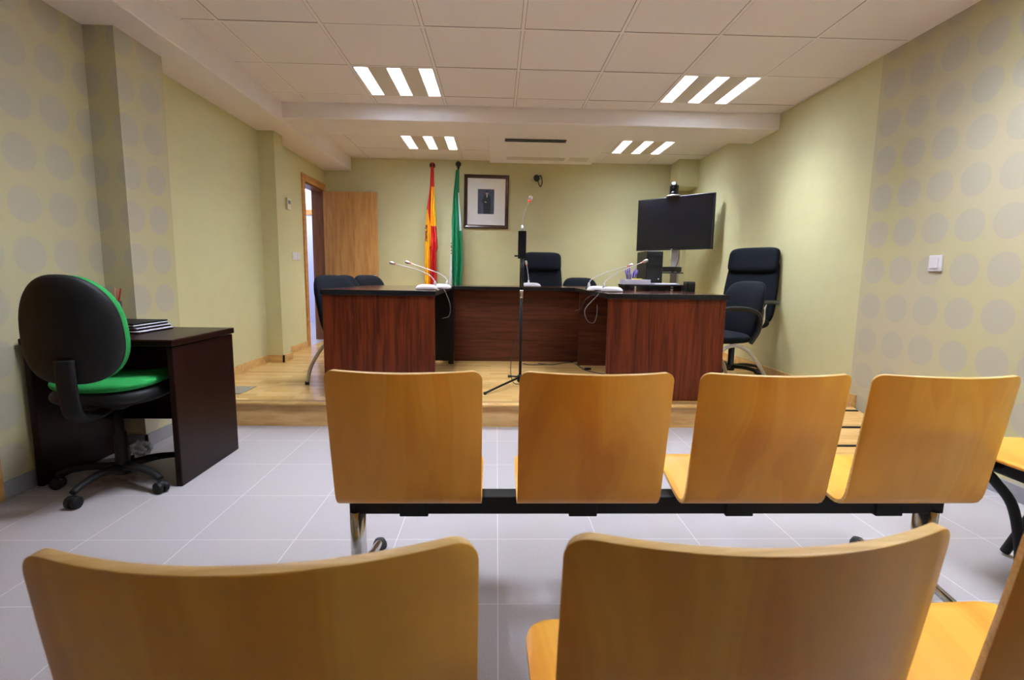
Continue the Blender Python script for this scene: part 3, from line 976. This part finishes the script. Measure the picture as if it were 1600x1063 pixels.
flatpoly(bm, [(pcx - pw / 2, pz0), (pcx + pw / 2, pz0), (pcx + pw / 2, pz0 + ph_), (pcx - pw / 2, pz0 + ph_)], -.007, 0)
X_, Z_ = pcx + .012, pz0
flatpoly(bm, [(X_ - .045, Z_ + .001), (X_ + .045, Z_ + .001), (X_ + .050, Z_ + .10), (X_ + .052, Z_ + .17), (X_ + .046, Z_ + .225), (X_ + .018, Z_ + .245), (X_ - .016, Z_ + .245), (X_ - .042, Z_ + .225), (X_ - .052, Z_ + .19), (X_ - .066, Z_ + .155), (X_ - .050, Z_ + .135), (X_ - .044, Z_ + .10)], -.008, 1)
flatpoly(bm, [(X_ + .016 * math.cos(a_) , Z_ + .266 + .022 * math.sin(a_)) for a_ in [2 * PI * k / 16 for k in range(16)]], -.009, 2)
flatpoly(bm, [(X_ - .017, Z_ + .270), (X_ + .017, Z_ + .270), (X_ + .015, Z_ + .290), (X_, Z_ + .295), (X_ - .015, Z_ + .290)], -.0095, 1)
flatpoly(bm, [(X_ - .008, Z_ + .243), (X_ + .008, Z_ + .243), (X_ + .002, Z_ + .205), (X_ - .002, Z_ + .205)], -.009, 3)
flatpoly(bm, [(X_ - .030, Z_ + .150), (X_ - .005, Z_ + .142), (X_ - .003, Z_ + .152), (X_ - .028, Z_ + .162)], -.0095, 2)
obj('portrait_print', bm, ['photo_bg', 'suit', 'skin', 'shirt'], pf)

# socket and camera with hanging cable on the back wall
wc = thing('wall_camera', 'small black camera on a cream bracket with looped cable, high on the far wall', 'camera', (.50, YB, 2.30))
bm = B(); box(bm, -.075, .085, -.035, 0, -.025, .045, bev=.006); obj('bracket', bm, 'cream', wc)
bm = B(); lathe(bm, [(.034, 0), (.040, .01), (.040, .075), (.030, .09)], (0, 0, 0), 16, axis='Y')
xform(bm, Matrix.Translation((.0, -.035, .0)) @ Matrix.Rotation(R(200), 4, 'X')); obj('camera_body', bm, 'black', wc)
bm = B(); tube(bm, spline([(.02, -.05, .0), (.055, -.05, .02), (.075, -.045, -.06), (.055, -.045, -.115), (.03, -.045, -.08), (.02, -.05, -.02)], 7), .006, 8); obj('cable', bm, 'bcable', wc)

# ------------------------------------------------------------------ flags
YFL = 6.60
def fpx(u, v):      # position of a point of the flags on their upright plane
    px, py = 640 + u / 4.833, 240 + v / 4.833
    c = Vector(((px - 800) / 787.6, (py - 531.5) / 787.6, 1))
    d = _M.transposed() @ c
    t = YFL / d.y
    return d.x * t, CAM_H + d.z * t
def interp(tab, v):
    for (a, x), (b, y) in zip(tab, tab[1:]):
        if v <= b: return x + (y - x) * (v - a) / (b - a)
    return tab[-1][1]
M['fred'] = speckled('flag_red', srgb(200, 26, 22), 0.6, 30, 0.08)
M['fyel'] = speckled('flag_yellow', srgb(244, 186, 20), 0.6, 30, 0.06)
M['fgrn'] = speckled('flag_green', srgb(14, 128, 80), 0.6, 30, 0.08)
M['fwht'] = speckled('flag_white', srgb(226, 228, 232), 0.6, 30, 0.03)
M['femb'] = speckled('flag_emblem', srgb(150, 70, 30), 0.6, 90, 0.5)
def flag(label, ball, lt, rt, vmax, cfn, mats, name='flag', folds=3.2, ph=0.0):
    bx, bz = fpx(*ball)
    t = thing(name, label, 'flag', (bx, YFL, PH), 0)
    bm = B(); lathe(bm, [(.012, bz - .05 - PH), (.018, bz - .045 - PH), (.020, bz - .035 - PH)] + [(.036 * math.sin(PI * (k + 1) / 12) + .001, bz - PH - .036 * math.cos(PI * (k + 1) / 12)) for k in range(11)], (0, 0, 0), 20)
    obj('finial', bm, 'black', t)
    bm = B(); tube(bm, [(0, 0, .04), (0, 0, bz - PH - .045)], .011, 12)
    obj('pole', bm, 'matblack', t)
    bm = B(); lathe(bm, [(.11, 0), (.11, .012), (.10, .022), (.03, .03), (.03, .08), (.014, .085)], (0, 0, 0), 28)
    obj('base', bm, 'matblack', t)
    nv, nu = 110, 44
    v0 = lt[0][0]
    bm = B(); rows = []
    for j in range(nv + 1):
        v = v0 + (vmax - v0) * j / nv
        a, b = interp(lt, v), interp(rt, v)
        k = min(1, .15 + (v - v0) / 500)
        row = []
        for i in range(nu + 1):
            s = i / nu
            u = a + (b - a) * s
            x, z = fpx(u, v)
            wv = math.sin(2 * PI * (s * folds + ph + .12 * math.sin(v / 160))) * .032 * k + math.sin(2 * PI * (s * folds * 2.3 + v / 700 + ph)) * .006 * k
            y = -.030 + wv - .02 * k * math.sin(PI * s)
            row.append(bm.verts.new((x - bx, y, z - PH)))
        rows.append(row)
    for j in range(nv):
        for i in range(nu):
            v = v0 + (vmax - v0) * (j + .5) / nv
            s = (i + .5) / nu
            u = interp(lt, v) + (interp(rt, v) - interp(lt, v)) * s
            mi = cfn(u, v)
            if mi is None: continue
            f = bm.faces.new((rows[j][i], rows[j + 1][i], rows[j + 1][i + 1], rows[j][i + 1]))
            f.smooth = True; f.material_index = mi
    bmesh.ops.delete(bm, geom=[v_ for v_ in bm.verts if not v_.link_faces], context='VERTS')
    o = obj('cloth', bm, mats, t)
    md = o.modifiers.new('solid', 'SOLIDIFY'); md.thickness = .003
    return t
def es(u, v):
    if v < 250: return 0
    if v < 430: return 0 if u < 166 - (v - 250) * .03 else 1
    if 535 < v < 668 and u < 142: return 2 if (int(u / 5) + int(v / 14)) % 3 else (0 if int(v / 20) % 2 else 1)
    if v < 556: return 1 if (u > 160 or u < 143 + (v - 430) * .12) else 0
    if u > 164: return 0
    return 1 if u < 156 + (0 if v > 700 else 6) else 0
flag('red and yellow flag hanging furled on a pole, left of the green flag', (172, 90),
     [(70, 166), (250, 155), (430, 133), (560, 125), (985, 118), (1500, 110)], [(70, 182), (250, 187), (550, 203), (700, 212), (725, 212), (745, 205), (985, 208), (1500, 212)], 1330, es, ['fred', 'fyel', 'femb'])
def an(u, v):
    if 300 < v < 590 and u > 367 + (v - 300) * .035: return 1
    if v > 540 and u < 317 + (v - 540) * .02: return 2 if (665 < v < 760 and u > 311 and int(v / 9) % 2) else 1
    return 0
flag('green and white flag hanging furled on a pole, beside the framed portrait', (368, 80),
     [(125, 352), (300, 332), (540, 316), (700, 310), (870, 302), (1000, 298), (1500, 290)], [(125, 374), (290, 374), (570, 395), (800, 402), (960, 396), (1500, 400)], 1330, an, ['fgrn', 'fwht', 'femb'], folds=2.6, ph=.3)

# ------------------------------------------------------------------ television corner
TVL, TVR = Vector((1.755, 6.38)), Vector((2.405, 5.66))
tvc = (TVL + TVR) / 2
tvd = (TVR - TVL)
tva = math.atan2(tvd.y, tvd.x)
tvw = tvd.length
tz0, tz1 = 1.365, 1.985
tv = thing('television', 'large black flat screen television in the far right corner', 'television', (tvc.x, tvc.y, tz0), tva)
bm = B(); box(bm, -tvw / 2, tvw / 2, -.012, .030, 0, tz1 - tz0, bev=.004); box(bm, -.3, .3, .03, .06, .12, .5, bev=.01)
obj('case', bm, 'black', tv)
bm = B(); box(bm, -tvw / 2 + .012, tvw / 2 - .012, -.0135, -.0118, .018, tz1 - tz0 - .012)
obj('screen', bm, 'screen', tv)
bm = B(); box(bm, -.012, .012, -.0136, -.012, .005, .011); obj('badge', bm, 'white', tv)
st = thing('tv_stand', 'white column television stand with black shelf in the far right corner', 'stand', (tvc.x, tvc.y, PH), tva)
bm = B(); box(bm, -.045, .045, .065, .115, .03, tz0 - PH + .35, bev=.004); obj('column', bm, 'white', st)
bm = B(); box(bm, -.10, .10, .0608, .068, 1.30, 1.65, bev=.002); obj('mount_plate', bm, 'matblack', st)
bm = B(); box(bm, -.36, .36, -.22, .22, .0, .03, bev=.006); obj('base', bm, 'matblack', st)
bm = B(); box(bm, -.27, .13, -.16, .06, .925, .94, bev=.003); obj('shelf', bm, 'black', st)
bm = B(); box(bm, -.05, .16, -.16, .06, .745, .76, bev=.003); obj('lower_shelf', bm, 'black', st)
cx_, sx_ = math.cos(tva), math.sin(tva)
def onst(x, y, z): return (tvc.x + cx_ * x - sx_ * y, tvc.y + sx_ * x + cx_ * y, z)
bx1 = thing('media_box', 'black video conference box on the stand shelf under the television', 'electronics box', onst(-.07, -.06, PH + .9405), tva)
bm = B(); box(bm, -.19, .19, -.09, .09, .004, .062, bev=.003); obj('case', bm, 'black', bx1)
bm = B(); [box(bm, x - .012, x + .012, y - .012, y + .012, 0, .0045) for x in (-.16, .16) for y in (-.07, .07)]; obj('foot', bm, 'rubber', bx1)
bm = B()
tube(bm, spline([onst(.09, .0, 1.40), onst(.10, -.02, 1.25), onst(.07, -.02, 1.17)], 6), .004, 6)
tag(obj('cable', bm, 'bcable'), 'black cable hanging behind the television beside the white column', 'cable')
# conference camera on top
pc = thing('conference_camera', 'black pan tilt conference camera standing on top of the television', 'camera', onst(-.02, .01, tz1), tva)
bm = B(); lathe(bm, [(.085, 0), (.088, .008), (.075, .018), (.02, .02)], (0, 0, 0), 28); obj('base', bm, 'greymetal', pc)
bm = B(); lathe(bm, [(.036, .018), (.036, .05), (.03, .06)], (0, 0, 0), 20); box(bm, -.05, -.036, -.02, .02, .03, .13, bev=.005); box(bm, .036, .05, -.02, .02, .03, .13, bev=.005); obj('yoke', bm, 'black', pc)
bm = B(); lathe(bm, [(.020, -.065), (.030, -.06), (.034, -.02), (.036, .04), (.028, .055)], (0, 0, 0), 20, axis='Y')
xform(bm, Matrix.Translation((0.0, 0, .115)) @ Matrix.Rotation(R(-30), 4, 'X') @ Matrix.Rotation(R(20), 4, 'Z')); obj('camera_head', bm, 'black', pc)

# computer tower and riser with papers on the right desk
pt = thing('computer_tower', 'upright black computer tower on the right desk in front of the television', 'computer', (1.425, 4.72, TZ))
bm = B(); box(bm, -.075, .075, -.16, .16, 0, .350, bev=.006); obj('case', bm, 'black', pt)
bm = B(); box(bm, -.065, .065, -.164, -.160, .27, .31, bev=.001); box(bm, -.065, .065, -.164, -.160, .20, .235, bev=.001); obj('drive_bay', bm, 'screen', pt)
bm = B(); lathe(bm, [(.006, 0), (.006, .004)], (.04, -.164, .10), 12, axis='Y'); obj('power_button', bm, 'white', pt)
ri = thing('monitor_riser', 'low black riser shelf on the right court desk carrying papers', 'riser', (1.30, 4.30, TZ))
bm = B(); box(bm, -.235, .30, -.10, .12, .040, .054, bev=.003); obj('shelf', bm, 'black', ri)
for x in (-.21, .0, .14, .27):
    bm = B(); box(bm, x - .022, x + .022, -.085, .105, 0, .0398, bev=.002); obj('leg', bm, 'black', ri)
def psheaf(x0, x1, y0, y1, z, h_, label, nm='paper_stack', mt='paper', rz=0):
    t_ = thing(nm, label, 'papers', ((x0 + x1) / 2, (y0 + y1) / 2, z), rz)
    bm = B(); n = max(2, int(h_ / .006))
    for k in range(n):
        e = random.uniform(-.003, .003)
        box(bm, -(x1 - x0) / 2 + e, (x1 - x0) / 2 + e, -(y1 - y0) / 2 - e, (y1 - y0) / 2 - e, h_ * k / n, h_ * (k + .97) / n)
    obj('sheets', bm, mt, t_)
    return t_
psheaf(1.075, 1.29, 4.22, 4.41, TZ + .0545, .040, 'thick white stack of papers on the black riser')
tag(psheaf(1.15, 1.22, 4.23, 4.30, TZ + .095, .008, 'yellow sticky notes on top of the white paper stack', 'sticky_notes', 'yellow'), 'yellow sticky note pad on top of the white paper stack', 'sticky notes')
psheaf(1.33, 1.54, 4.23, 4.40, TZ + .0545, .010, 'thin white papers at the right of the black riser shelf')
bxr = thing('speaker_box', 'small black box on the right court desk at the right end of the riser', 'speaker', (1.555, 4.05, TZ))
bm = B(); box(bm, -.035, .035, -.04, .04, 0.0, .085, bev=.004); obj('case', bm, 'matblack', bxr)
bm = B(); lathe(bm, [(.024, 0), (.022, .003), (.008, .001)], (0, -.0435, .045), 16, axis='Y'); obj('speaker_cone', bm, 'black', bxr)
# cup of purple pens
pc2 = thing('pen_cup', 'dark cup filled with purple pens on the right court desk', 'pen cup', (1.225, 4.62, TZ))
bm = B(); lathe(bm, [(.040, 0), (.042, .004), (.042, .098), (.039, .098), (.038, .006), (0, .006)], (0, 0, 0), 20); obj('cup', bm, 'matblack', pc2)
for k in range(9):
    a = 2 * PI * k / 9
    bm = B()
    p0 = Vector((1.225 + .012 * math.cos(a), 4.62 + .012 * math.sin(a), TZ + .010)); ln_ = .17 + .025 * math.sin(k * 2.3)
    p1 = p0 + Vector((.045 * math.cos(a) + .008, .03 * math.sin(a), ln_))
    tube(bm, [p0, p0.lerp(p1, .75), p0.lerp(p1, .78), p1], [.004, .004, .0065, .003], 8)
    tag(obj('pen', bm, 'purple'), 'purple pen fanning out of the dark cup on the right court desk', 'pen', 'purple pens in the dark cup')

# keyboard, phone, tablet at the inner corner of right desk
kb = thing('keyboard', 'black keyboard lying near the inner edge of the right court desk', 'keyboard', (.93, 4.62, TZ), R(4))
bm = B(); box(bm, -.10, .20, -.07, .07, 0, .016, bev=.003); obj('body', bm, 'black', kb)
bm = B()
for i in range(12):
    for j in range(4): box(bm, -.09 + i * .024, -.09 + i * .024 + .02, -.055 + j * .028, -.055 + j * .028 + .023, .016, .022, bev=.002)
obj('keys', bm, 'matblack', kb)
ms_ = thing('mouse', 'dark computer mouse beside the keyboard on the right court desk', 'mouse', (.90, 4.32, TZ))
bm = B(); pad(bm, .06, .10, .036, 2.4, 2, lambda v: Vector((v.x, v.z, max(0, v.y + .016)))); obj('shell', bm, 'black', ms_)
bm = B(); box(bm, -.003, .003, .015, .032, .030, .036, bev=.001); obj('wheel', bm, 'cable', ms_)

# ------------------------------------------------------------------ desk microphones
def mic(loc, base, rz, neck, head_dir, label):
    """base: (length, depth, height)"""
    t = thing('desk_microphone', label, 'microphone', loc, rz, 'white gooseneck desk microphones')
    L_, D_, H_ = base
    bm = B(); pad(bm, L_, D_, H_ * 2, 3.0, 2.2, lambda v: Vector((v.x, v.z, max(0.004, v.y))))
    obj('base', bm, 'white', t)
    bm = B(); box(bm, -L_ * .42, L_ * .42, -D_ * .46, D_ * .46, 0, .0045, bev=.001); obj('base_trim', bm, 'cable', t)
    bm = B(); lathe(bm, [(.012, H_ * .6), (.010, H_ + .012), (.004, H_ + .028)], (neck[0][0], neck[0][1], 0), 14); obj('neck_socket', bm, 'white', t)
    bm = B(); tube(bm, spline(neck, 8), .0032, 8); obj('gooseneck', bm, 'greymetal' if False else 'white', t)
    p = Vector(neck[-1]); d = (p - Vector(neck[-2])).normalized()
    bm = B(); tube(bm, [p, p + d * .006, p + d * .010], [.0050, .0068, .0068], 12); obj('light_ring', bm, 'ledred', t)
    bm = B(); tube(bm, [p + d * .010, p + d * .016, p + d * .042, p + d * .050], [.0075, .0115, .0115, .007], 14); obj('capsule', bm, 'chromew', t)
    return t
M['chromew'] = mat('pale_silver', (0.6, 0.58, 0.58, 1), 0.35, 0.7)
mic((-.515, 3.76, TZ), (.165, .10, .040), 0, [(.06, .0, .035), (.05, .01, .075), (.005, .02, .115), (-.09, .03, .150), (-.235, .05, .185)], None, 'white gooseneck microphone on left court desk, nearer of its pair')
mic((-.435, 4.02, TZ), (.155, .10, .040), 0, [(.045, .0, .035), (.040, .01, .075), (-.01, .02, .115), (-.10, .03, .150), (-.245, .05, .195)], None, 'white gooseneck microphone on left court desk, further of its pair')
mic((.875, 3.82, TZ), (.165, .10, .040), R(-8), [(-.06, .0, .035), (-.05, .01, .080), (.0, .02, .120), (.08, .03, .165), (.22, .05, .225)], None, 'white gooseneck microphone on right court desk, nearer of its pair')
mic((.80, 4.04, TZ), (.155, .10, .040), R(-8), [(-.06, .0, .035), (-.05, .01, .080), (.0, .02, .115), (.08, .03, .150), (.24, .05, .200)], None, 'white gooseneck microphone on right court desk, further of its pair')
mic((.345, 5.16, TZ), (.215, .10, .042), 0, [(-.02, .0, .035), (-.022, .0, .09), (-.03, .0, .15), (-.042, .0, .215)], None, 'white upright gooseneck microphone at the centre of the judge desk')

# ------------------------------------------------------------------ floor stand microphone
SX, SY = .197, 4.0
ms = thing('microphone_stand', 'black tripod microphone stand on the platform before the judge desk', 'microphone stand', (SX, SY, PH))
bm = B(); tube(bm, [(0, 0, .05), (0, 0, .78)], .0115, 14); lathe(bm, [(.012, .02), (.024, .03), (.024, .075), (.012, .085)], (0, 0, 0), 16)
obj('pole', bm, 'matblack', ms)
bm = B(); tube(bm, [(0, 0, .78), (0, 0, 1.03)], .017, 14); obj('upper_pole', bm, 'black', ms)
bm = B(); lathe(bm, [(.013, .70), (.0155, .71), (.0155, .755), (.013, .765)], (0, 0, 0), 16); obj('clutch', bm, 'chrome', ms)
for tx, ty in ((-.275, -.345), (.36, -.02), (-.08, .30)):
    bm = B(); tube(bm, [(tx * .05, ty * .05, .062), (tx * .96, ty * .96, .013), (tx, ty, .010)], .0085, 10); lg = obj('leg', bm, 'black', ms)
    bm = B(); lathe(bm, [(.011, 0), (.012, .01), (.009, .02)], (tx, ty, 0), 10); obj('foot', bm, 'rubber', lg)
bm = B(); box(bm, -.032, .030, -.022, .022, 1.01, 1.222, bev=.003); obj('mic_box', bm, 'matblack', ms)
bm = B(); box(bm, -.034, -.0305, -.010, .010, 1.06, 1.15); obj('label_strip', bm, 'cable', ms)
bm = B(); tube(bm, [(-.06, 0, 1.030), (-.03, 0, 1.030)], .008, 10); obj('clamp_knob', bm, 'black', ms)
bm = B(); lathe(bm, [(.014, 1.222), (.011, 1.245), (.005, 1.268)], (0, 0, 0), 14); obj('neck_socket', bm, 'chromew', ms)
bm = B(); tube(bm, spline([(0, 0, 1.26), (.002, 0, 1.32), (.012, 0, 1.36), (.045, 0, 1.44)], 8), .0032, 8); obj('gooseneck', bm, 'chromew', ms)
bm = B(); tube(bm, [(.045, 0, 1.440), (.0515, 0, 1.456)], [.009, .0135], 14); obj('light_ring', bm, 'ledred', ms)
bm = B(); lathe(bm, [(.016 * math.sin(PI * (k + .5) / 10), -.018 * math.cos(PI * (k + .5) / 10)) for k in range(10)], (.060, 0, 1.474), 16); obj('capsule', bm, 'chromew', ms)
bm = B(); tube(bm, spline([(SX - .012, SY - .015, PH + .60), (SX - .035, SY - .02, PH + .40), (SX - .075, SY - .02, PH + .20), (SX - .07, SY - .03, PH + .06), (SX - .03, SY - .035, PH + .012), (SX + .05, SY + .1, PH + .006)], 8), .003, 6)
tag(obj('cable', bm, 'bcable'), 'thin black cable hanging down beside the microphone stand', 'cable')

# cables
def cab(pts, label, r=.003, mt='cable'):
    bm = B(); tube(bm, spline(pts, 8), r, 6); tag(obj('cable', bm, mt), label, 'cable')
cab([(-.45, 4.0, TZ + .004), (-.42, 3.98, TZ + .006), (-.395, 3.96, TZ - .03), (-.36, 3.95, .80), (-.37, 3.95, .72), (-.425, 3.95, .70)], 'grey cable looping off the inner edge of the left court desk')
cab([(.80, 3.97, TZ + .004), (.772, 3.96, TZ + .005), (.755, 3.96, TZ - .03), (.70, 3.95, .86), (.665, 3.95, .79), (.62, 3.95, .77)], 'black cable hanging off the inner edge of the right court desk, leftmost drop', .003, 'bcable')
cab([(.82, 3.78, TZ + .004), (.770, 3.74, TZ + .005), (.745, 3.74, TZ - .03), (.66, 3.73, .80), (.68, 3.73, .715), (.73, 3.74, .70), (.755, 3.76, .76), (.757, 3.77, .83)], 'grey cable in a wide loop below the inner corner of the right court desk')
cab([(.27, 4.96, PH + .004), (.35, 4.90, PH + .004), (.50, 4.93, PH + .004), (.42, 4.98, PH + .004), (.56, 4.92, PH + .004), (.70, 5.04, PH + .004), (.80, 5.07, PH + .004)], 'black cable tangled on the platform below the judge desk', .004, 'bcable')
cab([(.80, 4.98, PH + .004), (.82, 4.80, PH + .004), (.84, 4.64, PH + .004), (.95, 4.48, PH + .004), (1.1, 4.36, PH + .004)], 'black cable running over the platform to the right court desk', .005, 'bcable')
bm = B(); box(bm, .84, .90, 4.66, 4.70, PH, PH + .02, bev=.004); tag(obj('power_adapter', bm, 'black'), 'small black adapter on the platform floor between the court desks', 'adapter')
bm = B(); box(bm, -2.02, -1.84, 3.62, 3.86, PH, PH + .004, bev=.001); tag(obj('floor_plate', bm, 'greymetal'), 'grey metal floor plate on the left end of the platform', 'floor plate')
